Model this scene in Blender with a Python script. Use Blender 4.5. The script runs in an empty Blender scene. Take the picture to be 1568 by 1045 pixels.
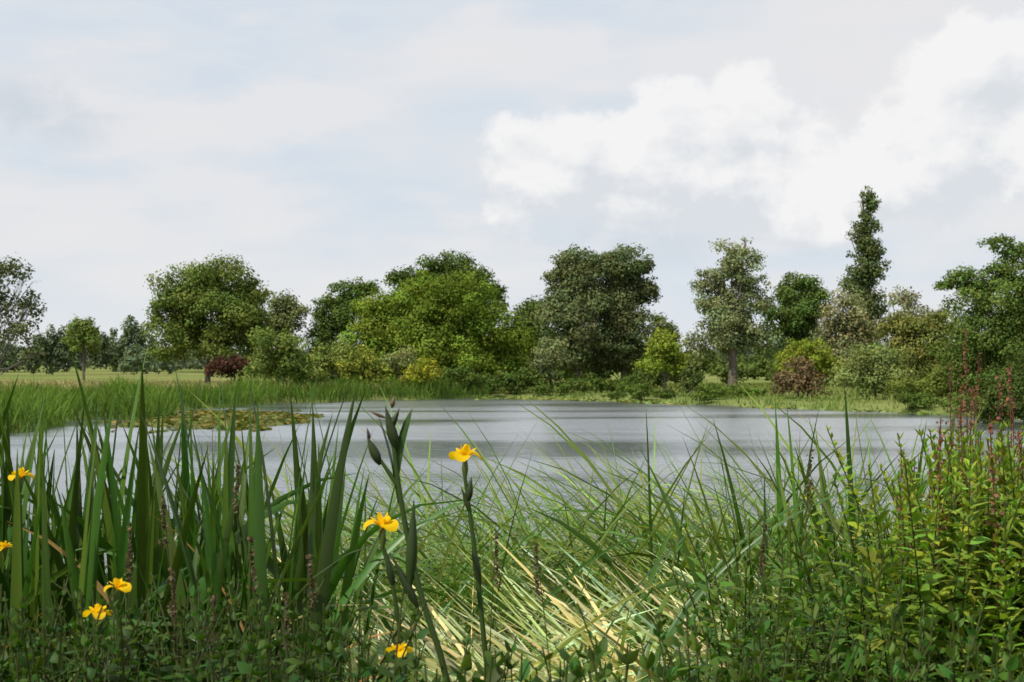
import bpy, math, numpy as np
rng = np.random.default_rng(11)
U = rng.uniform
F = 2178.0            # bearing unit: 1/2178 rad, measured from the survey point
EYE = 3.0
def W(b, e, d):       # bearing b, elevation mark e, distance d -> world metres
    return np.array([(b-784)/F*d, d, EYE+(558-e)/F*d])

# ------------------------------------------------------------ mesh builder
class MB:
    def __init__(s): s.v=[];s.f=[];s.m=[];s.c=[];s.n=0
    def add(s, v, f, mat, col):
        v=np.asarray(v,float).reshape(-1,3); f=np.asarray(f,int).reshape(-1,4)
        col=np.asarray(col,float)
        if col.ndim==1: col=np.tile(col,(len(v),1))
        s.v.append(v); s.f.append(f+s.n); s.m.append(np.full(len(f),mat)); s.c.append(col); s.n+=len(v)
    def build(s, name, mats, smooth=False):
        v=np.concatenate(s.v); f=np.concatenate(s.f); m=np.concatenate(s.m); c=np.concatenate(s.c)
        me=bpy.data.meshes.new(name)
        me.vertices.add(len(v)); me.vertices.foreach_set('co', v.ravel())
        me.loops.add(f.size); me.loops.foreach_set('vertex_index', f.ravel())
        me.polygons.add(len(f))
        me.polygons.foreach_set('loop_start', np.arange(len(f))*4)
        me.polygons.foreach_set('material_index', m.astype(np.int32))
        me.polygons.foreach_set('use_smooth', np.full(len(f), smooth))
        for mt in mats: me.materials.append(mt)
        a=me.attributes.new('Col','FLOAT_COLOR','POINT')
        cc=np.ones((len(v),4)); cc[:,:3]=np.clip(c,0,1); a.data.foreach_set('color', cc.ravel())
        me.update(calc_edges=True)
        o=bpy.data.objects.new(name, me); bpy.context.collection.objects.link(o)
        return o

def unit(a): return a/np.maximum(np.linalg.norm(a,axis=-1,keepdims=True),1e-9)

def kites(mb, c, nrm, size, col, mat=0, asp=0.35):
    n=len(c); nrm=unit(nrm)
    t=unit(np.cross(nrm, rng.normal(size=(n,3)))); b=np.cross(nrm,t)
    s=np.asarray(size).reshape(-1,1)*np.ones((n,1))
    v=np.stack([c-t*s*.5, c+b*s*asp-t*s*.05, c+t*s*.5, c-b*s*asp-t*s*.05],1)
    f=np.arange(4*n).reshape(n,4)
    mb.add(v,f,mat,np.repeat(col,4,axis=0))

def tube(mb, pts, rad, col, mat=1, sides=6):
    pts=np.asarray(pts,float); rad=np.asarray(rad,float); n=len(pts)
    tan=unit(np.gradient(pts,axis=0)); ref=np.array([0.31,0.95,0.05]) 
    a=unit(np.cross(tan,ref)); b=np.cross(tan,a)
    ang=np.arange(sides)/sides*2*np.pi
    v=pts[:,None]+rad[:,None,None]*(np.cos(ang)[None,:,None]*a[:,None]+np.sin(ang)[None,:,None]*b[:,None])
    i=np.arange(n-1)[:,None]*sides; k=np.arange(sides)[None]; k2=(k+1)%sides
    f=np.stack([i+k,i+k2,i+sides+k2,i+sides+k],-1).reshape(-1,4)
    mb.add(v,f,mat,col)

PROF={'blade':lambda t: np.minimum(1,0.65+t*1.2)*np.clip((1-t),0.0,1)**0.55,
      'sword':lambda t: np.minimum(1,0.8+t)*np.clip((1-t)*3.2,0.0,1)**0.7,
      'leaf': lambda t: np.sin(np.pi*np.clip(t,0,1)**0.75)**0.9,
      'petal':lambda t: 0.25+0.75*np.sin(np.pi*np.clip(t,0,1)**1.6*0.93)}
def blades(mb, base, phi, L, th0, curv, Wd, col, n=8, mat=0, prof='blade', twist=0.6, fold=0.18, p=1.6, tipmul=None, flat=False, tw_rate=0.0):
    N=len(base); o=np.ones(N)
    phi=phi*o; L=L*o; th0=th0*o; curv=curv*o; Wd=Wd*o
    t=np.linspace(0,1,n+1)
    th=th0[:,None]+curv[:,None]*t[None]**p
    h=np.stack([np.cos(phi),np.sin(phi),0*phi],-1)[:,None]; s=np.stack([-np.sin(phi),np.cos(phi),0*phi],-1)[:,None]
    z=np.array([0,0,1.0])[None,None]
    T=np.sin(th)[...,None]*h+np.cos(th)[...,None]*z
    Nn=np.cos(th)[...,None]*h-np.sin(th)[...,None]*z
    step=T*(L[:,None,None]/n)
    pos=base[:,None]+np.concatenate([np.zeros((N,1,3)),np.cumsum((step[:,1:]+step[:,:-1])/2,axis=1)],1)
    tw=(rng.normal(0,twist,N))[:,None]+(rng.normal(0,1,N)*tw_rate)[:,None]*t[None]
    side=np.cos(tw)[...,None]*s+np.sin(tw)[...,None]*Nn
    nor=-np.sin(tw)[...,None]*s+np.cos(tw)[...,None]*Nn
    w=(Wd[:,None]*np.maximum(PROF[prof](t),0.03)[None])[...,None]
    if flat: v=np.stack([pos-side*w/2,pos+side*w/2],2); k=2
    else: v=np.stack([pos-side*w/2+nor*fold*w,pos,pos+side*w/2+nor*fold*w],2); k=3
    col=np.asarray(col); 
    if col.ndim==1: col=np.tile(col,(N,1))
    cc=np.repeat(np.repeat(col[:,None],n+1,1)[:,:,None],k,2).copy()
    if tipmul is not None:
        g=(t[None,:,None,None]); cc=cc*(1+(np.asarray(tipmul)-1)*g**2)
    b=(np.arange(N)*(n+1)*k)[:,None,None]; i=(np.arange(n)*k)[None,:,None]; j=np.arange(k-1)[None,None]
    f=np.stack([b+i+j,b+i+j+1,b+i+k+j+1,b+i+k+j],-1).reshape(-1,4)
    mb.add(v,f,mat,cc.reshape(-1,3))
    return pos

def vary(col,n,a=0.25,hue=0.12):
    c=np.tile(np.asarray(col,float),(n,1))
    c*= (1+U(-a,a,(n,1))); c[:,0]*=1+U(-hue,hue*1.4,n); c[:,2]*=1+U(-hue,hue,n)
    return c

# ------------------------------------------------------------ materials
def nt(m):
    m.use_nodes=True; t=m.node_tree; t.nodes.clear(); return t
def foliage(name, rough=.55, trans=.3, spec=.25, tint=(1.25,1.35,.5)):
    m=bpy.data.materials.new(name); t=nt(m); N=t.nodes; L=t.links
    o=N.new('ShaderNodeOutputMaterial'); mix=N.new('ShaderNodeMixShader'); mix.inputs[0].default_value=trans
    if spec>0:
        p=N.new('ShaderNodeBsdfPrincipled'); p.inputs['Roughness'].default_value=rough; p.inputs['Specular IOR Level'].default_value=spec
    else: p=N.new('ShaderNodeBsdfDiffuse')
    tr=N.new('ShaderNodeBsdfTranslucent'); a=N.new('ShaderNodeAttribute'); a.attribute_name='Col'
    ml=N.new('ShaderNodeMix'); ml.data_type='RGBA'; ml.blend_type='MULTIPLY'; ml.inputs[0].default_value=1; ml.inputs[7].default_value=(*tint,1)
    L.new(a.outputs['Color'],p.inputs[0]); L.new(a.outputs['Color'],ml.inputs[6]); L.new(ml.outputs[2],tr.inputs[0])
    L.new(p.outputs[0],mix.inputs[1]); L.new(tr.outputs[0],mix.inputs[2]); L.new(mix.outputs[0],o.inputs[0])
    return m
M_leaf=foliage('tree_foliage',.6,.25,0)
M_far=foliage('reed_foliage',.6,.25,0)
M_blade=foliage('blade_foliage',.38,.28,.36)
M_herb=foliage('herb_foliage',.5,.38,.15)
M_pet=foliage('iris_petal',.5,.45,.1,(1.1,1.15,.6))
def simple(name,col,rough=.85,scale=6,amp=.4):
    m=bpy.data.materials.new(name); t=nt(m); N=t.nodes; L=t.links
    o=N.new('ShaderNodeOutputMaterial'); p=N.new('ShaderNodeBsdfPrincipled'); p.inputs['Roughness'].default_value=rough
    no=N.new('ShaderNodeTexNoise'); no.inputs['Scale'].default_value=scale; no.inputs['Detail'].default_value=3
    tc=N.new('ShaderNodeTexCoord'); L.new(tc.outputs['Object'],no.inputs['Vector'])
    r=N.new('ShaderNodeValToRGB'); c=np.array(col); r.color_ramp.elements[0].position=.3; r.color_ramp.elements[1].position=.7
    r.color_ramp.elements[0].color=(*(c*(1-amp)),1); r.color_ramp.elements[1].color=(*(c*(1+amp)),1)
    L.new(no.outputs[0],r.inputs[0]); L.new(r.outputs[0],p.inputs['Base Color']); L.new(p.outputs[0],o.inputs[0])
    return m
M_bark=simple('bark',(.10,.085,.065))

# ------------------------------------------------------------ terrain
LAKE=np.array([(-60,9.5),(60,9.5),(50,40),(27,70),(27.5,84),(19,97),(11.4,115),(2.6,125),(-3.7,125),(-15,114),(-20.3,100),(-22,75),(-23,61),(-32,50),(-60,40)],float)
def sdf(x,y):
    x=np.asarray(x,float); y=np.asarray(y,float); d=np.full(x.shape,1e9); ins=np.zeros(x.shape,bool)
    for i in range(len(LAKE)):
        a=LAKE[i]; b=LAKE[(i+1)%len(LAKE)]; e=b-a
        t=np.clip(((x-a[0])*e[0]+(y-a[1])*e[1])/(e@e),0,1)
        d=np.minimum(d,np.hypot(x-a[0]-t*e[0],y-a[1]-t*e[1]))
        cr=((a[1]>y)!=(b[1]>y)) & (x < (b[0]-a[0])*(y-a[1])/(b[1]-a[1]+1e-12)+a[0]); ins^=cr
    return np.where(ins,-d,d)+(1.1*np.sin(x*.5+y*.3)+.7*np.sin(x*1.3-y*.21))*np.clip((y-12)/10,0,1)
def gz(x,y):
    s=sdf(x,y)
    z=np.where(s<0,np.maximum(-.9,s*.35),.45*(1-np.exp(-s/1.2))+.0012*np.clip(s,0,400))
    zn=np.interp(y,[-60,3,5,7,9.5,11.5],[1.75,1.7,1.5,1.0,0,-.5])+.05*np.sin(x*2.1+y)
    return np.where(y<9.5,zn,z)
def axis(a,b,step,far):
    c=list(np.arange(a,b+1e-6,step)); s=step; v=b
    while v<far: s*=1.25; v+=s; c.append(v)
    return c
xs=axis(0,70,1.25,2500); xs=np.array(sorted(set([-q for q in xs]+xs)))
ys=np.array(sorted([-60,-40,-25,-15,-10,-6,-3]+list(np.arange(-1,12,.5))+[q for q in axis(12,150,1.25,2800)]))
gx,gy=np.meshgrid(xs,ys); g=gz(gx,gy)
mb=MB(); ny,nx=gx.shape
i=np.arange(ny-1)[:,None]*nx+np.arange(nx-1)[None]
mb.add(np.stack([gx,gy,g],-1),np.stack([i,i+1,i+nx+1,i+nx],-1),0,(1,1,1))
m=bpy.data.materials.new('meadow_ground'); t=nt(m); N=t.nodes; L=t.links
o=N.new('ShaderNodeOutputMaterial'); p=N.new('ShaderNodeBsdfDiffuse')
tc=N.new('ShaderNodeTexCoord'); n1=N.new('ShaderNodeTexNoise'); n1.inputs['Scale'].default_value=.035; n1.inputs['Detail'].default_value=3
n2=N.new('ShaderNodeTexNoise'); n2.inputs['Scale'].default_value=1.6; n2.inputs['Detail'].default_value=5
r1=N.new('ShaderNodeValToRGB'); r1.color_ramp.elements[0].position=.38; r1.color_ramp.elements[1].position=.62
r1.color_ramp.elements[0].color=(.15,.21,.06,1); r1.color_ramp.elements[1].color=(.28,.28,.12,1)
r2=N.new('ShaderNodeValToRGB'); r2.color_ramp.elements[0].position=.3; r2.color_ramp.elements[0].color=(.6,.6,.55,1); r2.color_ramp.elements[1].color=(1.1,1.1,1.05,1)
mm=N.new('ShaderNodeMix'); mm.data_type='RGBA'; mm.blend_type='MULTIPLY'; mm.inputs[0].default_value=1
sx=N.new('ShaderNodeSeparateXYZ'); mrn=N.new('ShaderNodeMapRange'); mrn.inputs[1].default_value=8; mrn.inputs[2].default_value=14
mud=N.new('ShaderNodeMix'); mud.data_type='RGBA'; mud.inputs[6].default_value=(.035,.04,.018,1)
L.new(tc.outputs['Object'],n1.inputs[0]); L.new(tc.outputs['Object'],n2.inputs[0]); L.new(n1.outputs[0],r1.inputs[0]); L.new(n2.outputs[0],r2.inputs[0])
L.new(r1.outputs[0],mm.inputs[6]); L.new(r2.outputs[0],mm.inputs[7]); L.new(tc.outputs['Object'],sx.inputs[0]); L.new(sx.outputs[1],mrn.inputs[0])
L.new(mrn.outputs[0],mud.inputs[0]); L.new(mm.outputs[2],mud.inputs[7]); L.new(mud.outputs[2],p.inputs[0]); L.new(p.outputs[0],o.inputs[0])
mb.build('ground',[m],True)

# ------------------------------------------------------------ water
mb=MB(); mb.add([(-75,7,0),(75,7,0),(75,140,0),(-75,140,0)],[(0,1,2,3)],0,(1,1,1))
m=bpy.data.materials.new('lake_water'); t=nt(m); N=t.nodes; L=t.links
o=N.new('ShaderNodeOutputMaterial'); mx=N.new('ShaderNodeMixShader'); df=N.new('ShaderNodeBsdfDiffuse'); df.inputs[0].default_value=(.045,.06,.06,1)
gl=N.new('ShaderNodeBsdfGlossy'); gl.distribution='MULTI_GGX'; gl.inputs[0].default_value=(.95,.97,1,1); fr=N.new('ShaderNodeFresnel'); fr.inputs[0].default_value=1.58
tc=N.new('ShaderNodeTexCoord'); mp=N.new('ShaderNodeMapping'); mp.inputs['Scale'].default_value=(.55,1.5,1)
a=N.new('ShaderNodeTexNoise'); a.inputs['Scale'].default_value=1.5; a.inputs['Detail'].default_value=4; a.inputs['Roughness'].default_value=.5
mp2=N.new('ShaderNodeMapping'); mp2.inputs['Scale'].default_value=(.03,.11,1)
b=N.new('ShaderNodeTexNoise'); b.inputs['Scale'].default_value=1; b.inputs['Detail'].default_value=2; b.inputs['Distortion'].default_value=.6
mr=N.new('ShaderNodeMapRange'); mr.inputs[1].default_value=.36; mr.inputs[2].default_value=.55; mr.inputs[3].default_value=.26; mr.inputs[4].default_value=.75
mr2=N.new('ShaderNodeMapRange'); mr2.inputs[1].default_value=.36; mr2.inputs[2].default_value=.55; mr2.inputs[3].default_value=.14; mr2.inputs[4].default_value=.24
bp=N.new('ShaderNodeBump'); bp.inputs['Distance'].default_value=.12
L.new(tc.outputs['Object'],mp.inputs[0]); L.new(mp.outputs[0],a.inputs[0]); L.new(tc.outputs['Object'],mp2.inputs[0]); L.new(mp2.outputs[0],b.inputs[0])
L.new(b.outputs[0],mr.inputs[0]); L.new(b.outputs[0],mr2.inputs[0]); L.new(mr.outputs[0],bp.inputs['Strength']); L.new(a.outputs[0],bp.inputs['Height'])
L.new(bp.outputs[0],gl.inputs['Normal']); L.new(mr2.outputs[0],gl.inputs['Roughness'])
L.new(fr.outputs[0],mx.inputs[0]); L.new(df.outputs[0],mx.inputs[1]); L.new(gl.outputs[0],mx.inputs[2]); L.new(mx.outputs[0],o.inputs[0])
mb.build('lake_water',[m])

# ------------------------------------------------------------ trees
BR=np.array([1.24,1.24,1.05])
def tree(name, b, d, lobes, col, cov=1.5, trunk=True, leaf=.92, tr=.022, clr=.33, limbs=10, var=.38, ncl=34, metres=False, ground=None, grow=1.1, fill=True):
    mb=MB(); col=np.array(col)*BR
    LB=[]
    for q in lobes:
        if metres: c=np.array(q[:3],float); rx,rz=q[3],q[4]
        else:
            dd=d+(q[4] if len(q)>4 else U(-1,1)*q[2]/F*d*.4); c=W(q[0],q[1],dd); rx,rz=q[2]/F*d*grow,q[3]/F*d*grow
        LB.append((c,rx,rz))
    if fill and len(LB)>1:      # inner lobes bridge neighbouring boughs so the crown is continuous
        ex=[]
        for i in range(len(LB)):
            for j in range(i+1,len(LB)):
                dc=LB[j][0]-LB[i][0]; dist=np.hypot(dc[0],dc[2])
                if dist<(LB[i][1]+LB[j][1])*.9 and dist>.35*(LB[i][1]+LB[j][1]):
                    ex.append(((LB[i][0]+LB[j][0])/2+np.array([0,U(-.5,.5),0]),.5*(LB[i][1]+LB[j][1])/2,.55*(LB[i][2]+LB[j][2])/2))
        LB+=ex
    bx=LB[0][0][0] if b is None else (b if metres else (b-784)/F*d)
    by=d
    if metres and ground is not None: bx,by=ground
    gzz=float(gz(np.array(bx),np.array(by)))
    s=d*.0021*leaf
    cents=[]
    for c,rx,rz in LB:
        k=ncl; dr=unit(rng.normal(size=(k,3))); dr[:,2]=np.where(dr[:,2]<-.55,-dr[:,2],dr[:,2])
        rr=U(.35,.98,(k,1)); cc=c+dr*rr*np.array([rx,rx*.9,rz]); cents.append(cc)
        rc=clr*min(rx,rz*1.2)*U(.45,1.4,k)
        nl=int(cov*4*np.pi*rx*rz/(.35*s*s)); w=rc**2/np.sum(rc**2)
        idx=rng.choice(k,nl,p=w)
        d2=unit(rng.normal(size=(nl,3))); r2=U(.15,1,(nl,1))**.5
        pos=cc[idx]+d2*r2*rc[idx][:,None]*np.array([1.25,1.25,.75])
        pos+=rng.normal(0,s*.5,(nl,3))
        pos[:,2]=np.maximum(pos[:,2],gz(pos[:,0],pos[:,1])+.1)
        nm=d2*.9+np.array([0,0,.45])+rng.normal(0,.35,(nl,3))
        cv=(1+U(-var,var,k))[idx][:,None]; hv=U(-.12,.16,k)[idx]
        cl=vary(col,nl,.25,.12)*cv; cl[:,0]*=1+hv
        kites(mb,pos,nm,s*U(.6,1.35,nl),cl)
    cents=np.concatenate(cents)
    top=max(c[2]+rz*.6 for c,rx,rz in LB); H=top-gzz
    mc=np.mean([c for c,_,_ in LB],axis=0)
    if trunk:
        r0=H*tr
        tp=[np.array([bx,by,gzz-.3]),np.array([bx,by,gzz+H*.12]),np.array([bx+.3*(mc[0]-bx),by,gzz+H*.35]),np.array([.5*bx+.5*mc[0],by,gzz+H*.6]),np.array([.3*bx+.7*mc[0],by,gzz+H*.8])]
        tube(mb,tp,[r0*1.35,r0,r0*.8,r0*.5,r0*.12],(.1,.1,.1),1,8)
        for j in rng.choice(len(cents),min(limbs,len(cents)),replace=False):
            e=cents[j]; f=U(.2,.75); st=np.array([bx+(mc[0]-bx)*f*.6,by,gzz+H*f*.7]); 
            if e[2]<st[2]: st[2]=gzz+max(.12*H,(e[2]-gzz)*.6)
            mid=(st+e)/2+np.array([0,0,-.03*H])+rng.normal(0,.02*H,3)
            tube(mb,[st,mid,e],[r0*.42,r0*.24,r0*.06],(.1,.1,.1),1,5)
            for q in range(3):
                e2=e+rng.normal(0,.035*H,3); e2[2]=max(min(e2[2],e[2]),gzz+.3); tube(mb,[mid*.4+e*.6,(e+e2)/2,e2],[r0*.14,r0*.09,r0*.03],(.1,.1,.1),1,4)
    return mb.build(name,[M_leaf,M_bark])

OAK=(.10,.138,.040); DK=(.074,.115,.034); WIL=(.118,.175,.030); YEL=(.24,.26,.03)
tree('oak_tree',318,165,[(340,435,54,40),(290,450,50,40),(256,492,28,42),(385,470,28,42),(320,490,74,45),(290,535,58,28),(360,535,50,30),(400,515,20,28)],OAK,1.0)
tree('ash_tree',435,175,[(430,478,32,26),(455,492,18,28),(420,515,32,34)],(.12,.15,.07),.95)
tree('oak_tree',128,190,[(128,508,22,22),(128,528,26,20)],OAK,1.2)
tree('oak_tree',540,178,[(535,452,36,22),(505,485,28,32),(566,440,14,12),(500,530,34,34),(545,490,32,30)],DK,1.0)
tree('oak_tree',690,168,[(685,420,50,30),(635,432,34,24),(735,436,28,28),(605,430,14,14),(760,465,16,28),(690,460,60,40)],DK,1.05)
tree('willow_tree',660,134,[(640,462,62,40),(590,485,48,42),(705,465,55,42),(750,510,54,50),(650,520,105,55),(788,545,32,44),(562,530,35,42),(755,575,55,28),(690,565,70,36),(600,570,40,28)],WIL,1.05)
tree('oak_tree',822,168,[(825,490,30,30),(800,520,30,38),(835,530,24,30)],DK,1.1)
tree('white_poplar_tree',884,140,[(882,412,30,32),(856,440,20,44),(898,450,34,50),(880,500,48,50),(866,552,42,36),(850,485,22,40)],(.10,.128,.066),1.05)
tree('white_poplar_tree',955,142,[(958,410,36,32),(928,412,26,28),(985,435,20,42),(955,460,40,45),(925,480,36,50),(962,515,44,45),(950,560,44,32),(915,550,36,36),(1000,455,10,16)],(.092,.12,.06),1.05)
tree('hawthorn_tree',1008,165,[(1010,500,18,18),(1025,520,22,22)],(.10,.13,.05),.8)
tree('alder_tree',1018,126,[(1018,532,26,26),(1002,560,24,22),(1040,560,18,20)],(.15,.20,.035),1.1)
tree('white_poplar_tree',1122,135,[(1130,396,34,30),(1120,430,30,30),(1085,455,28,40),(1153,455,26,44),(1112,500,48,46),(1155,530,38,34),(1088,535,34,30)],(.145,.178,.10),.8,clr=.32,tr=.03)
tree('oak_tree',1225,165,[(1225,446,42,24),(1200,490,40,45),(1256,470,22,30),(1220,530,52,38)],DK,1.1)
tree('lombardy_poplar_tree',1330,175,[(1330,306,9,20),(1334,335,13,34),(1321,372,17,46),(1336,405,21,48),(1321,445,24,50),(1335,495,28,50)],(.078,.108,.048),1.1,clr=.42)
tree('crack_willow_tree',1298,150,[(1300,485,34,36),(1280,515,28,38),(1320,520,28,38),(1300,550,42,30)],(.175,.185,.11),.75)
tree('crack_willow_tree',1388,165,[(1384,468,22,26),(1400,500,28,30)],(.175,.185,.12),.6)
tree('hawthorn_tree',1405,128,[(1400,522,48,38),(1440,500,28,30),(1378,500,26,22),(1430,560,48,34)],(.12,.135,.045),1.05)
tree('oak_tree',1560,95,[(1535,374,30,12),(1562,400,34,24),(1478,428,34,18),(1446,440,14,8),(1520,455,60,34),(1500,520,58,46),(1560,560,60,60),(1620,450,70,80),(1590,520,60,60),(1475,580,38,36),(1520,590,50,40)],(.082,.128,.036),.9,limbs=16)
# shrubs
def shrub(name,d,l,c,cov=1.5,**k): return tree(name,l[0][0],d,l,c,cov*.8,limbs=4,tr=.03,**k)
shrub('hawthorn_shrub',115,[(425,538,38,34),(405,565,30,26),(450,562,28,28)],(.11,.155,.045),1.4)
shrub('copper_beech_shrub',122,[(358,560,36,14),(390,568,26,18),(335,570,22,12)],(.065,.034,.032),1.4)
shrub('gorse_shrub',122,[(650,566,28,16),(632,577,24,14)],(.19,.21,.03),1.2)
shrub('willow_shrub',126,[(618,556,28,20),(600,572,30,18)],(.17,.20,.09),1.2)
shrub('hazel_shrub',124,[(556,552,24,18),(545,570,30,16),(575,575,26,18)],(.15,.185,.04),1.3)
shrub('hawthorn_shrub',130,[(520,550,38,28),(490,560,30,28)],(.12,.155,.045),1.3)
shrub('hawthorn_shrub',128,[(700,582,40,18),(770,588,40,20),(810,590,34,22)],(.07,.11,.03),1.3)
shrub('hazel_shrub',118,[(1240,545,38,22),(1215,562,30,20),(1265,562,24,20)],(.165,.205,.035),1.2)
shrub('copper_beech_shrub',106,[(1222,572,30,24),(1240,592,26,20),(1205,594,24,18)],(.12,.09,.058),1.1)
shrub('willow_shrub',102,[(1340,560,42,34),(1310,582,30,28),(1365,590,40,28)],(.135,.175,.068),1.1)
shrub('elder_shrub',98,[(1410,595,50,22),(1450,590,30,30)],(.105,.145,.04),1.2)
shrub('bramble_shrub',72,[(1545,600,38,32),(1590,580,50,50),(1505,630,26,20),(1560,640,60,20)],(.06,.09,.028),1.3)
shrub('willow_shrub',118,[(1060,575,14,22),(1056,592,18,16)],(.08,.11,.04),1.3)
shrub('willow_shrub',128,[(845,545,24,30),(830,568,22,24)],(.13,.16,.085),1.0)
shrub('hawthorn_shrub',128,[(890,592,40,14),(930,594,34,12),(965,590,24,14)],(.065,.10,.026),1.2)
shrub('hazel_shrub',112,[(1120,600,34,9),(1155,602,28,9)],(.09,.14,.035),1.1)
# sparse willow at the left edge
tree('grey_willow_tree',-70,50,[(10,425,40,34),(45,475,24,30),(-20,480,60,50),(20,515,46,30),(-40,430,50,50),(50,545,24,16)],(.09,.11,.055),.42,limbs=26,tr=.010,leaf=1.1,clr=.3,grow=1.0,fill=False)
# thickets and distant trees
def mass(name, items, col, cov=1.0, leaf=1.0):
    mb=MB(); col=np.array(col)*BR
    for (x,y,r,h) in items:
        g0=float(gz(np.array(x),np.array(y))); s=y*.0023*leaf; k=18
        c=np.array([x,y,g0+h*.5]); dr=unit(rng.normal(size=(k,3))); cc=c+dr*U(.3,.95,(k,1))*np.array([r,r*.8,h*.42])
        nl=int(cov*3*np.pi*r*h*.6/(.35*s*s)); idx=rng.integers(0,k,nl); d2=unit(rng.normal(size=(nl,3)))
        pos=cc[idx]+d2*U(.2,1,(nl,1))**.5*np.array([.36*r,.36*r,.18*h]); pos[:,2]=np.maximum(pos[:,2],g0+.05)
        tint=1+U(-.25,.25); cl=vary(col,nl,.25)*tint*(1+U(-.25,.25,k))[idx][:,None]
        kites(mb,pos,d2*.7+np.array([0,0,.4])+rng.normal(0,.4,(nl,3)),s*U(.6,1.3,nl),cl)
    return mb.build(name,[M_leaf])
it=[]
for b_,d_,top,r_ in [(88,300,492,24),(120,310,482,30),(60,300,505,30),(150,320,500,24),(200,330,482,26),(178,335,500,20),(225,330,500,22),(20,300,515,40),(210,280,515,26),(250,300,530,20),(-30,300,500,40)]:
    h=EYE+(558-top)/F*d_-1; it.append(((b_-784)/F*d_,d_,r_/F*d_,h))
mass('distant_trees',it,(.095,.13,.085),1.5)  # bluish leaf colour has some aerial haze painted in
it=[(x+U(-4,4),U(380,430),U(9,15),U(6,11)) for x in np.arange(-260,260,9)]
mass('distant_tree_line',it,(.10,.125,.09),1.3)  # greyed, bluish foliage: distance haze is put into the base colour
it=[]
for b_ in np.arange(700,1500,18):
    d_=U(150,172)
    if U()<.75: it.append(((b_+U(-8,8)-784)/F*d_,d_,U(1.8,3),U(2.8,6)))
mass('shrub_thicket',it,(.08,.115,.036),1.1)
it=[]
for b_ in np.arange(440,820,20):
    d_=U(150,160); it.append(((b_+U(-8,8)-784)/F*d_,d_,U(1.8,3),U(2.5,4.2)))
mass('shrub_thicket',it,(.08,.115,.036),1.1)
# low growth right at the water's edge on the centre and right shore
it=[]
for _ in range(260):
    x_=U(-6,28); y_=U(72,132); s_=float(sdf(np.array(x_),np.array(y_)))
    if .3<s_<3.2 and np.sin(x_*1.1+2)*np.sin(y_*.35)>-.45: it.append((x_,y_,U(.6,1.5),U(.5,1.5)))
mass('waterside_shrubs',it,(.065,.10,.026),1.1,.8)
# tree standing behind the viewpoint on the near bank; it shades the near plants
tree('alder_tree',None,60,[(-6.2,-4.6,9.2,3.0,2.2),(-3.9,-4.4,9.4,2.3,1.8),(-8,-6,10,3,2.5),(-6,-3.6,7.4,1.8,1.3)],DK,.9,metres=True,ground=(-7,-6.5),leaf=1.6,limbs=16,fill=False)

# ------------------------------------------------------------ reeds / grasses, far banks
def scatter(n,x0,x1,y0,y1,s0,s1):
    x=U(x0,x1,n); y=U(y0,y1,n); s=sdf(x,y); k=(s>s0)&(s<s1); return x[k],y[k],s[k]
def bed(name,x,y,h0,h1,w,col,tip=(1.1,1.05,.9),n=4,th=.12,cv=.7,a=.3,mat=None):
    mb=MB(); N_=len(x); base=np.stack([x,y,gz(x,y)-.05],-1)
    pn=np.sin(x*.7+1.3*np.sin(y*.31))*np.sin(y*.43+np.sin(x*.5)*1.1)
    L_=U(h0,h1,N_)*(1+.25*pn); c=vary(col,N_,a)*(1+.3*pn)[:,None]
    blades(mb,base,U(0,2*np.pi,N_),L_,U(0,th,N_),U(.1,cv,N_),w*U(.7,1.3,N_),c,n=n,flat=True,twist=1.2,tipmul=tip)
    return mb.build(name,[mat or M_far])
x,y,s=scatter(90000,-45,0,42,128,-.6,7.5); k=(x<-2)&(s<np.where(y<100,7.5,4)); x,y,s=x[k],y[k],s[k]
bed('reed_bed',x,y,1.0,1.95,.07,(.09,.16,.032),n=3,th=.35,cv=1.3)
x,y,s=scatter(50000,-4,40,60,132,-.2,2.2); k=U(0,1,len(x))<.45+.5*np.sin(x*.9+y*.5); x,y=x[k],y[k]
bed('reed_bed',x,y,.2,.65,.09,(.09,.145,.035),n=2,th=.35,cv=1)
x,y,s=scatter(60000,-80,-4,90,190,6,200)
bed('meadow_grass',x,y,.25,.6,.12,(.30,.27,.16),n=2,th=.4)
x,y,s=scatter(30000,-5,55,70,180,2,200)
bed('meadow_grass',x,y,.1,.45,.12,(.16,.21,.065),n=2,th=.4)

# ------------------------------------------------------------ water lilies
def pads(name,x,y,r,col,tilt=.15):
    mb=MB(); n=len(x); ang=np.arange(8)/8*2*np.pi
    r=r*U(.5,1.2,n); nr=unit(np.stack([rng.normal(0,tilt,n),rng.normal(0,tilt,n),np.ones(n)],-1))
    a=unit(np.cross(nr,rng.normal(size=(n,3)))); b=np.cross(nr,a)
    c=np.stack([x,y,U(.01,.05,n)],-1)
    v=c[:,None]+r[:,None,None]*(np.cos(ang)[None,:,None]*a[:,None]+np.sin(ang)[None,:,None]*b[:,None])
    f=np.array([(0,1,2,3),(0,3,4,7),(4,5,6,7)])[None]+(np.arange(n)*8)[:,None,None]
    mb.add(v,f,0,np.repeat(vary(col,n,.5,.3),8,axis=0)); return mb.build(name,[M_far])
n=9000; x=U(-22.5,-9.5,n); y=U(60,100,n)
fld=1-np.hypot((x+16.0+.10*(y-79))/4.7,(y-77)/13)+.26*np.sin(x*1.3+y*.31)*np.sin(y*.42-x*.7)+.15*np.sin(x*3.1-y*.9)
k=(fld+U(-.18,.18,n))>.08; x,y=x[k],y[k]
pads('water_lily_pads',x,y,.18,(.13,.14,.045),.42)
x=U(-3,13,2500); y=U(104,125,2500); s=sdf(x,y); k=(s<-.2)&(s>-4); pads('water_lily_pads',x[k],y[k],.2,(.17,.22,.06),.3)
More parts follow.
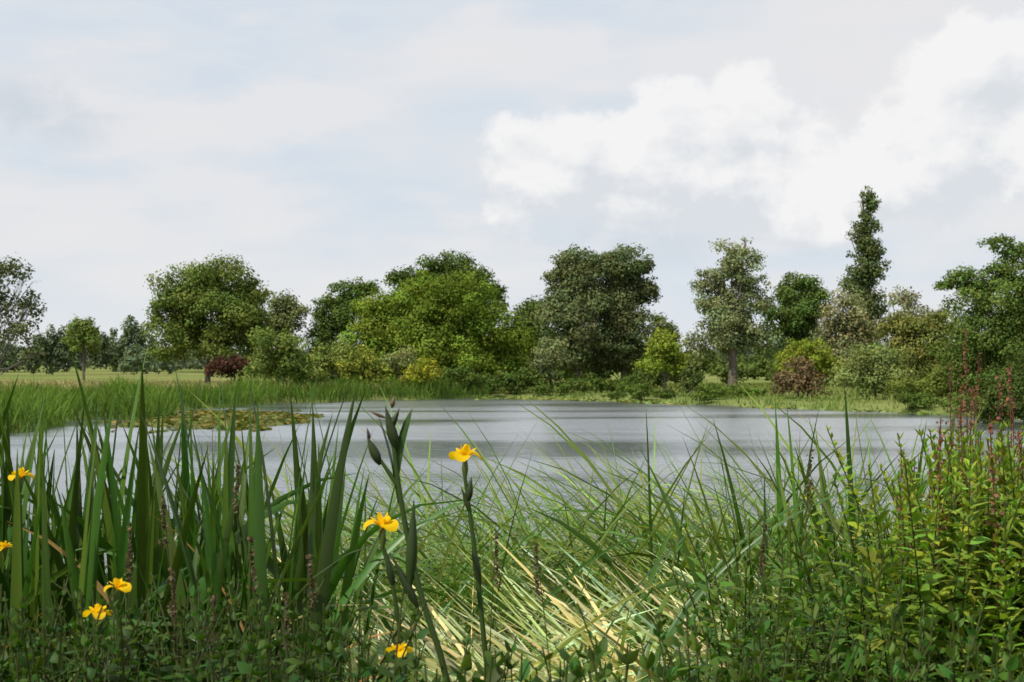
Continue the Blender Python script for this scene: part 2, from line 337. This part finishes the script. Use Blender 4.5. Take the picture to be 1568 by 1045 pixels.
x=U(16,28,1500); y=U(80,100,1500); s=sdf(x,y); k=(s<-.1)&(s>-1.5); pads('water_lily_pads',x[k],y[k],.2,(.15,.2,.06),.3)

# ------------------------------------------------------------ near bank plants
def G(x,y): return np.stack([x,y,gz(x,y)-.02],-1)
IR=(.036,.095,.013)
def clump(mb,n,x0,x1,y0,y1,L0,L1,w0=.02,w1=.03,col=IR,th=.16,bend=.25,phi=None,n_seg=12):
    x=U(x0,x1,n); y=U(y0,y1,n); fan=U(0,np.pi,n)
    ph=(fan+np.pi*rng.integers(0,2,n)) if phi is None else rng.normal(phi,.6,n)
    cv=np.where(U(0,1,n)<bend,U(.9,2.6,n),U(0,.4,n))
    return blades(mb,G(x,y),ph,U(L0,L1,n),np.abs(rng.normal(0,th,n)),cv,U(w0,w1,n),vary(col,n,.45,.3),n=n_seg,prof='sword',twist=.9,tw_rate=.5,fold=.12,p=2.6,tipmul=(1.35,1.15,.9))
def flower(mb,c,s=1.0,rot=0):
    c=np.asarray(c,float); Y=(.88,.58,.010); s=s*.78
    for k in range(3):
        ph=rot+k*2.094; b_=np.array([c])
        blades(mb,b_,ph,.050*s,.25,2.6,.038*s,np.array([Y])*U(.85,1.05),n=9,mat=2,prof='petal',twist=.25,fold=-.15,p=1)
        blades(mb,b_,ph+1.05,.040*s,.1,.4,.018*s,np.array([Y]),n=6,mat=2,prof='petal',twist=.3)
        blades(mb,b_+[0,0,.004],ph,.036*s,.5,.8,.018*s,np.array([Y])*1.05,n=6,mat=2,prof='petal',twist=.1)
    tube(mb,[c+[0,0,-.04*s],c+[0,0,-.02*s],c+[0,0,0],c+[0,0,.008*s]],[.004*s,.008*s,.006*s,.002],(.09,.13,.03),0,7)
def stem(mb,pts,r=.005,col=(.05,.09,.02)):
    pts=[np.asarray(q,float) for q in pts]; P=[]
    for i in range(len(pts)-1):
        for f in (0,.33,.66): P.append(pts[i]*(1-f)+pts[i+1]*f)
    P.append(pts[-1]); P=np.array(P); P[1:-1]=(P[:-2]+P[1:-1]*2+P[2:])/4
    tube(mb,P,np.linspace(r,r*.6,len(P)),col,0,7)
def pod(mb,a,b,r,col=(.035,.055,.015)):
    a=np.asarray(a,float); b=np.asarray(b,float); t=np.linspace(0,1,8)[:,None]
    tube(mb,a+(b-a)*t,np.array([.3,.75,1,1,.85,.6,.3,.05])*r,col,0,7)
MI=[M_blade,M_bark,M_pet]
# left clump
mb=MB()
clump(mb,200,-1.40,-.42,2.6,3.6,.95,1.25,.020,.031,bend=.2,th=.13)
clump(mb,260,-1.8,-.40,3.0,4.2,1.0,1.38,.021,.031,bend=.25,th=.13)
clump(mb,130,-1.25,-.36,2.15,2.6,.5,.85,.014,.024,bend=.55)
clump(mb,120,-2.4,-1.3,2.8,4.5,.9,1.35,.018,.028,bend=.3)
clump(mb,30,-1.3,-.38,2.4,3.4,.7,1.1,.010,.02,bend=.8,col=(.24,.19,.08))
for (b_,e_,d_,s_) in [(32,735,2.9,.85),(182,905,2.25,.7),(152,945,2.2,.7),(8,842,2.8,.6)]:
    q=W(b_,e_,d_); stem(mb,[[q[0]+.05,q[1],1.65],[q[0]+.02,q[1],2.1],q+[0,0,-.03]]); flower(mb,q,s_,U(0,2))
mb.build('yellow_iris',MI,True)
# tall budding stem
mb=MB(); D=2.4
stem(mb,[W(705,1250,D),W(690,1045,D),W(640,900,D),W(612,760,D),W(598,640,D)],.0065)
pod(mb,W(607,690,D),W(590,622,D),.0095); pod(mb,W(596,660,D),W(612,625,D),.006); pod(mb,W(590,640,D),W(566,630,D),.003,(.12,.09,.04)); pod(mb,W(600,625,D),W(604,607,D),.004,(.14,.08,.04))
stem(mb,[W(610,745,D),W(590,715,D),W(572,690,D)],.004); pod(mb,W(582,712,D),W(562,668,D),.0085); pod(mb,W(566,672,D),W(562,655,D),.003,(.1,.05,.06))
pod(mb,W(628,900,D),W(634,765,D),.010,(.04,.07,.018)); pod(mb,W(640,930,D),W(600,850,D),.008)
blades(mb,np.array([W(612,770,D),W(606,730,D)]),np.array([2.6,.4]),np.array([.16,.12]),np.array([.15,.1]),.4,.014,np.array(IR)*.8,n=8,prof='sword')
mb.build('yellow_iris',MI,True)
mb=MB(); D=2.55
q=W(712,706,D); stem(mb,[W(770,1250,D),W(748,1045,D),W(728,850,D),W(716,760,D),q+[0,0,-.03]],.0055); flower(mb,q,1.0,.3)
pod(mb,W(716,770,D),W(722,730,D),.007); pod(mb,W(735,900,D),W(722,820,D),.007); pod(mb,W(722,790,D),W(706,745,D),.005)
q=W(586,812,2.45); stem(mb,[W(640,1250,2.45),W(618,1000,2.45),W(600,880,2.45),q+[0,0,-.03]],.005); flower(mb,q,1.05,1.2); pod(mb,W(603,900,2.45),W(590,838,2.45),.007)
q=W(612,1002,2.3); stem(mb,[W(620,1250,2.3),q+[0,0,-.03]],.005); flower(mb,q,.7,.8)
mb.build('yellow_iris',MI,True)
# bottom centre broad blades
mb=MB()
clump(mb,60,-.05,.42,2.2,2.8,.5,.85,.018,.027,bend=.4,phi=.2,th=.25)
clump(mb,22,-.35,-.1,2.2,2.8,.45,.7,.016,.024,bend=.3,th=.2)
mb.build('yellow_iris',MI,True)
# right-of-centre clump, and lower right
mb=MB(); clump(mb,120,.65,1.25,3.6,4.6,1.0,1.4,.017,.027,bend=.45,col=(.055,.12,.02),th=.3); mb.build('yellow_iris',MI,True)
mb=MB(); clump(mb,60,.15,.75,3.4,4.6,.8,1.15,.016,.024,bend=.55,col=(.055,.12,.02),th=.4,phi=.3); mb.build('yellow_iris',MI,True)
mb=MB(); clump(mb,70,.45,1.15,1.95,2.5,.5,.8,.018,.028,bend=.4,col=(.055,.12,.02),th=.25); mb.build('yellow_iris',MI,True)
# long arching / isolated blades
mb=MB()
B=np.array([W(850,1000,3.6),W(1000,900,4.6),W(385,900,3.2),W(860,980,3.2),W(1320,900,4.2),W(700,900,3.8),W(880,950,3.4),W(960,960,4.0),W(1150,900,3.5),W(780,950,3.4),W(930,950,3.7),W(800,950,3.0),W(1010,950,3.0),W(1080,950,3.2)]); B[:,2]=gz(B[:,0],B[:,1])
Lz=np.array([1.5,1.35,1.32,1.3,1.45,1.3,1.35,1.3,1.3,1.4,1.5,1.2,1.2,1.3])
blades(mb,B,np.array([.05,3.1,0.2,.1,.3,2.9,.3,.1,2.8,.1,-.1,.2,.1,.15]),Lz,np.array([.12,.0,.08,.2,.1,.15,.2,.3,.3,.2,.15,.35,.4,.3]),np.array([1.35,.05,.12,1.1,1.5,1.2,1.2,1.4,1.4,1.2,1.4,1.4,1.6,1.5]),.022,vary((.045,.10,.018),14),n=18,prof='blade',twist=.5,p=2)
mb.build('reed_grass',[M_blade],True)

# sedge bed, sunlit
mb=MB(); 
def sedge(n,x0,x1,y0,y1,L0,L1,phi,ps,th0,th1,c0,c1,w,col,p=1.7):
    x=U(x0,x1,n); y=U(y0,y1,n)
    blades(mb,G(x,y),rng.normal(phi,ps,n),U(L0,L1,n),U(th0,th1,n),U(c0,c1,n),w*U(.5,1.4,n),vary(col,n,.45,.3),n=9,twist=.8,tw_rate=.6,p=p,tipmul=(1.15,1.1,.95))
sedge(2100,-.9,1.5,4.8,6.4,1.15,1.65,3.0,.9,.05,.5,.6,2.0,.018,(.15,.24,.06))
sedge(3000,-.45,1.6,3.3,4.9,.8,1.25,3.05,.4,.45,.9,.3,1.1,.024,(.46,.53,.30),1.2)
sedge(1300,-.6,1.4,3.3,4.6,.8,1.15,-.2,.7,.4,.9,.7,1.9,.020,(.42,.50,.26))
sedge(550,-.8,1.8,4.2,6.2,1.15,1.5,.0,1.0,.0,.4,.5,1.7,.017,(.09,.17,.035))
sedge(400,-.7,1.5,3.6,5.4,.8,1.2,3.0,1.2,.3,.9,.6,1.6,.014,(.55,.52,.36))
sedge(1500,1.4,4.6,3.8,7.0,1.0,1.5,.5,1.5,.05,.4,.5,1.7,.017,(.09,.16,.038))
sedge(1700,-5.5,-.8,4.0,7.0,.75,1.2,.5,1.5,.05,.4,.4,1.5,.015,(.07,.13,.03))
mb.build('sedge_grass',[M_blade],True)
mb=MB(); n=9000; x=U(-5,5,n); y=U(1.5,8.8,n)
blades(mb,G(x,y),U(0,6.3,n),U(.2,.5,n)*np.interp(y,[1.5,3],[.8,1.1]),U(0,.4,n),U(.3,1.6,n),.009,vary((.05,.10,.02),n,.35),n=4,flat=True,twist=1)
mb.build('bank_grass',[M_far],True)

# leafy herbs
def herb(mb,x,y,top,leafL,leafW,step,col,stemcol=(.08,.10,.03),lean=.12,whorl=2,r=.003,droop=.7,lo=.25):
    g0=float(gz(np.array(x),np.array(y))); H=top-g0; ph=U(0,6.28); dx=np.array([math.cos(ph),math.sin(ph),0])*lean*H*U(0,1)
    b0=np.array([x,y,g0]); t=np.linspace(0,1,8)[:,None]; P=b0+np.array([0,0,1])*H*t+dx*t**2
    tube(mb,P,np.linspace(r,r*.45,8),stemcol,1,5)
    ts=np.arange(lo,1.0,step/H); ts=np.repeat(ts,whorl); k=len(ts); 
    if k==0: return
    base=b0+np.array([0,0,1])*H*ts[:,None]+dx*ts[:,None]**2
    rot=(np.arange(k)//whorl)*1.57+(np.arange(k)%whorl)*2*np.pi/whorl+ph+U(-.4,.4,k)
    sc=np.clip((1-ts)*4+.35,.3,1)*U(.55,1.25,k)
    th=np.where(ts>.93,U(.2,.6,k),U(.6,1.5,k))
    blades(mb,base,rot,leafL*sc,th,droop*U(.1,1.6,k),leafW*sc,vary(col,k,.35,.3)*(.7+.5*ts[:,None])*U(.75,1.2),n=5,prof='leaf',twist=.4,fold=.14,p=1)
MH=[M_herb,M_herb]
mb=MB()
for _ in range(110):
    d_=U(2.5,3.6); b_=U(1130,1420); e_=770+U(0,170)+ (30 if b_<1200 else 0); q=W(b_,e_,d_); herb(mb,q[0],q[1],q[2],.058,.015,.030,(.075,.145,.022),whorl=3,lean=.25)
mb.build('willowherb_plant',MH,True)
mb=MB()
for _ in range(210):
    d_=U(2.5,3.5); b_=U(1375,1650); e_=655+abs(rng.normal(0,90))+max(0,(1430-b_)*.9); q=W(b_,e_,d_); herb(mb,q[0],q[1],q[2],.046,.016,.017,(.17,.26,.03),whorl=3,lean=.25)
mb.build('loosestrife_plant',MH,True)
mb=MB()
for _ in range(250):
    d_=U(1.9,2.7); b_=U(-60,560); e_=900+abs(rng.normal(0,70)); q=W(b_,e_,d_); herb(mb,q[0],q[1],q[2],.034,.02,.028,(.035,.08,.012),whorl=2,lean=.35)
mb.build('nettle_patch',MH,True)
mb=MB()
for _ in range(130):
    d_=U(1.9,2.6); b_=U(520,1150); e_=985+abs(rng.normal(0,45)); q=W(b_,e_,d_); herb(mb,q[0],q[1],q[2],.06,.036,.045,(.045,.095,.015),whorl=2,lean=.3)
mb.build('bramble_patch',MH,True)
mb=MB()
for _ in range(120):
    d_=U(1.9,2.6); b_=U(1050,1650); e_=930+abs(rng.normal(0,70)); q=W(b_,e_,d_); herb(mb,q[0],q[1],q[2],.042,.022,.028,(.055,.12,.018),whorl=2,lean=.3)
mb.build('nettle_patch',MH,True)
mb=MB(); n=26; x=U(-.35,.75,n); y=U(2.0,2.5,n); b0=G(x,y); b0[:,2]+=U(.35,.6,n)
blades(mb,b0,U(0,6.28,n),U(.12,.22,n),U(.3,1.1,n),U(.3,1.2,n),U(.05,.085,n),vary((.05,.11,.018),n),n=8,prof='leaf',twist=.4,fold=.15,p=1)
for k_ in range(n): tube(mb,[b0[k_]-[0,0,.6],b0[k_]-[0.01,0,.3],b0[k_]],[.005,.004,.003],(.06,.1,.02),0,5)
mb.build('dock_leaves',MH,True)
# dock seed stalks
def dock(mb,q,col,r=.0022,dens=1.0,spread=.012,part=.4):
    q=np.asarray(q,float); g0=float(gz(np.array(q[0]),np.array(q[1]))); b0=np.array([q[0]+U(-.06,.06),q[1],g0]); t=np.linspace(0,1,8)[:,None]
    P=b0+(q-b0)*t+np.array([U(-.03,.03),0,0])*np.sin(t*np.pi); tube(mb,P,np.linspace(r*1.3,r*.5,8),np.array(col)*.8,1,5)
    n=int(170*dens); tt=1-U(0,part,n)**1; tt=np.sort(tt); lob=(np.sin(tt*90)*.35+.65)
    pos=b0+(q-b0)*tt[:,None]+rng.normal(0,1,(n,3))*spread*(lob*np.clip((1-tt)*6+.35,.3,1))[:,None]
    kites(mb,pos,rng.normal(size=(n,3)),U(.005,.011,n),vary(col,n,.4,.2),0,.4)
mb=MB()
for b_,e_ in [(1478,500),(1500,540),(1455,560),(1530,575),(1550,610),(1470,610),(1515,640),(1560,660),(1440,640),(1490,590),(1535,690),(1400,700),(1425,720),(1545,560),(1590,560),(1380,690)]:
    dock(mb,W(b_,e_,U(2.6,3.2)),(.20,.095,.065),dens=.9,spread=.009,part=.33)
mb.build('dock_plant',MH,True)
mb=MB()
for b_,e_,d_ in [(1240,690,2.9),(250,760,2.6),(365,705,2.9),(385,820,2.4),(475,850,2.5),(200,800,2.5),(330,910,2.2),(265,870,2.2),(820,830,2.6),(1170,800,2.7),(760,820,2.7),(440,905,2.2)]:
    dock(mb,W(b_,e_,d_),(.12,.10,.06),dens=.5,spread=.006,part=.10,r=.0015)
mb.build('plantain_seed_heads',MH,True)

# ------------------------------------------------------------ sun, sky
SUN_EL=math.radians(50); az=np.array([-.76,-.65]); az/=np.linalg.norm(az)
sd=bpy.data.lights.new('sun','SUN'); sd.energy=5.0; sd.angle=math.radians(.6); sd.color=(1,.94,.82)
so=bpy.data.objects.new('sun',sd); bpy.context.collection.objects.link(so)
import mathutils
v=mathutils.Vector((az[0]*math.cos(SUN_EL),az[1]*math.cos(SUN_EL),math.sin(SUN_EL)))
so.rotation_euler=v.to_track_quat('Z','Y').to_euler(); so.location=(0,0,60)
w=bpy.data.worlds.new('World'); bpy.context.scene.world=w; w.use_nodes=True; t=w.node_tree; N=t.nodes; L=t.links; N.clear()
try: w.cycles.sampling_method='NONE'
except Exception as ex_: print(ex_)
out=N.new('ShaderNodeOutputWorld'); bg=N.new('ShaderNodeBackground'); bg.inputs[1].default_value=.1; L.new(bg.outputs[0],out.inputs[0])
sky=N.new('ShaderNodeTexSky'); sky.sky_type='NISHITA'; sky.sun_disc=False; sky.sun_elevation=SUN_EL; sky.sun_rotation=math.atan2(az[0],az[1])
def mt(op,a,b=None,c=None,clamp=False):
    n=N.new('ShaderNodeMath'); n.operation=op; n.use_clamp=clamp
    for i_,q in enumerate((a,b,c)):
        if q is None: continue
        if isinstance(q,(int,float)): n.inputs[i_].default_value=q
        else: L.new(q,n.inputs[i_])
    return n.outputs[0]
def ss(x_,a,b,lo=0,hi=1):
    n=N.new('ShaderNodeMapRange'); n.interpolation_type='SMOOTHSTEP'; L.new(x_,n.inputs[0])
    for i_,q in zip((1,2,3,4),(a,b,lo,hi)): n.inputs[i_].default_value=q
    return n.outputs[0]
def mixc(f,a,b):
    n=N.new('ShaderNodeMix'); n.data_type='RGBA'
    for i_,q in ((0,f),(6,a),(7,b)):
        if isinstance(q,tuple): n.inputs[i_].default_value=(*q,1)
        elif isinstance(q,(int,float)): n.inputs[i_].default_value=q
        else: L.new(q,n.inputs[i_])
    return n.outputs[2]
tc=N.new('ShaderNodeTexCoord'); sp=N.new('ShaderNodeSeparateXYZ'); L.new(tc.outputs['Generated'],sp.inputs[0])
X,Y,Z=sp.outputs
A=mt('ARCTAN2',X,Y); hyp=mt('SQRT',mt('ADD',mt('MULTIPLY',X,X),mt('MULTIPLY',Y,Y))); E=mt('ARCTAN2',Z,hyp)
def noise(scale,sx,sz,det=8,rough=.55,off=0,ox=0):
    cb=N.new('ShaderNodeCombineXYZ'); L.new(mt('MULTIPLY_ADD',X,sx,ox),cb.inputs[0]); L.new(mt('MULTIPLY',Y,sx),cb.inputs[1]); L.new(mt('MULTIPLY_ADD',Z,sz,off),cb.inputs[2])
    n=N.new('ShaderNodeTexNoise'); n.inputs['Scale'].default_value=scale; n.inputs['Detail'].default_value=det; n.inputs['Roughness'].default_value=rough
    L.new(cb.outputs[0],n.inputs[0]); return n.outputs[0]
n1=noise(15,1,1.25,6,.58); n1b=noise(15,1,1.25,4,.55,.024,-.018); n2=noise(3.2,1,4,3,.5,3.3); n3=noise(7,1,3.0,5,.55,7.7)
def ang(e_): return math.atan((558-e_)/F)
def puffs(lst):
    r=None
    for (b_,e_,rx,ry) in lst:
        a0=math.atan((b_-784)/F); e0=ang(e_); rx/=F; ry/=F
        dx=mt('DIVIDE',mt('SUBTRACT',A,a0),rx); dy=mt('DIVIDE',mt('SUBTRACT',E,e0),ry)
        q=mt('SUBTRACT',1,mt('SQRT',mt('ADD',mt('MULTIPLY',dx,dx),mt('MULTIPLY',dy,dy))))
        r=q if r is None else mt('MAXIMUM',r,q)
    return r
f=puffs([(1050,215,120,120),(1130,205,100,120),(920,270,170,115),(1040,320,330,110),(800,285,100,115),(1500,180,150,160),(1600,170,170,160),(1410,260,180,120),(1250,280,200,115)])
fn=mt('ADD',f,mt('MULTIPLY',mt('SUBTRACT',n1,.5),1.7))
mask=ss(fn,.02,.30); low=ss(mt('ADD',E,mt('MULTIPLY',mt('SUBTRACT',n3,.5),.12)),ang(450),ang(310))
mask=mt('MULTIPLY',mask,low)
hE=mt('ADD',E,mt('MULTIPLY',mt('SUBTRACT',n1,.5),.12))
billow=mt('MULTIPLY',mt('SUBTRACT',n1,n1b),3.6)           # lit / shaded sides of the billows
edge=mt('MULTIPLY',ss(fn,.2,1.0),-.38)
shade=mt('ADD',mt('ADD',ss(mt('ADD',hE,mt('MULTIPLY',mt('SUBTRACT',n3,.5),.12)),ang(390),ang(210)),edge),billow,clamp=True)
shade=mt('ADD',shade,.10,clamp=True)
cum=mixc(shade,(6.9,7.3,7.8),(9.15,9.1,9.1))
veil=mixc(ss(n2,.38,.62),(6.8,7.5,8.3),(8.2,8.2,8.35))
veil=mixc(mt('MULTIPLY',ss(n3,.42,.66),.8),veil,(8.4,8.3,8.4))
veil=mixc(mt('MULTIPLY',ss(E,.10,0.0),.6),veil,(7.9,8.2,8.6))
grey=mt('MULTIPLY',mt('MULTIPLY',ss(puffs([(1060,345,360,70),(1500,285,230,60),(60,190,160,70)]),-.1,.8),ss(n1,.35,.6)),.8)
veil=mixc(grey,veil,(6.1,6.7,7.4))
base=mixc(.94,sky.outputs[0],veil)
fin=mixc(mt('MULTIPLY',mask,.97),base,cum); L.new(fin,bg.inputs[0])

cd=bpy.data.cameras.new('camera'); cd.lens=50.0; cd.sensor_width=36; cd.clip_start=.05; cd.clip_end=6000
cd.dof.use_dof=True; cd.dof.focus_distance=4.5; cd.dof.aperture_fstop=13
co=bpy.data.objects.new('camera',cd); bpy.context.collection.objects.link(co); co.location=(0,0,EYE)
co.rotation_euler=(math.radians(90)+math.atan(35.5/F),0,0)
sc=bpy.context.scene; sc.camera=co
sc.view_settings.view_transform='Standard'; sc.view_settings.look='None'; sc.view_settings.exposure=0
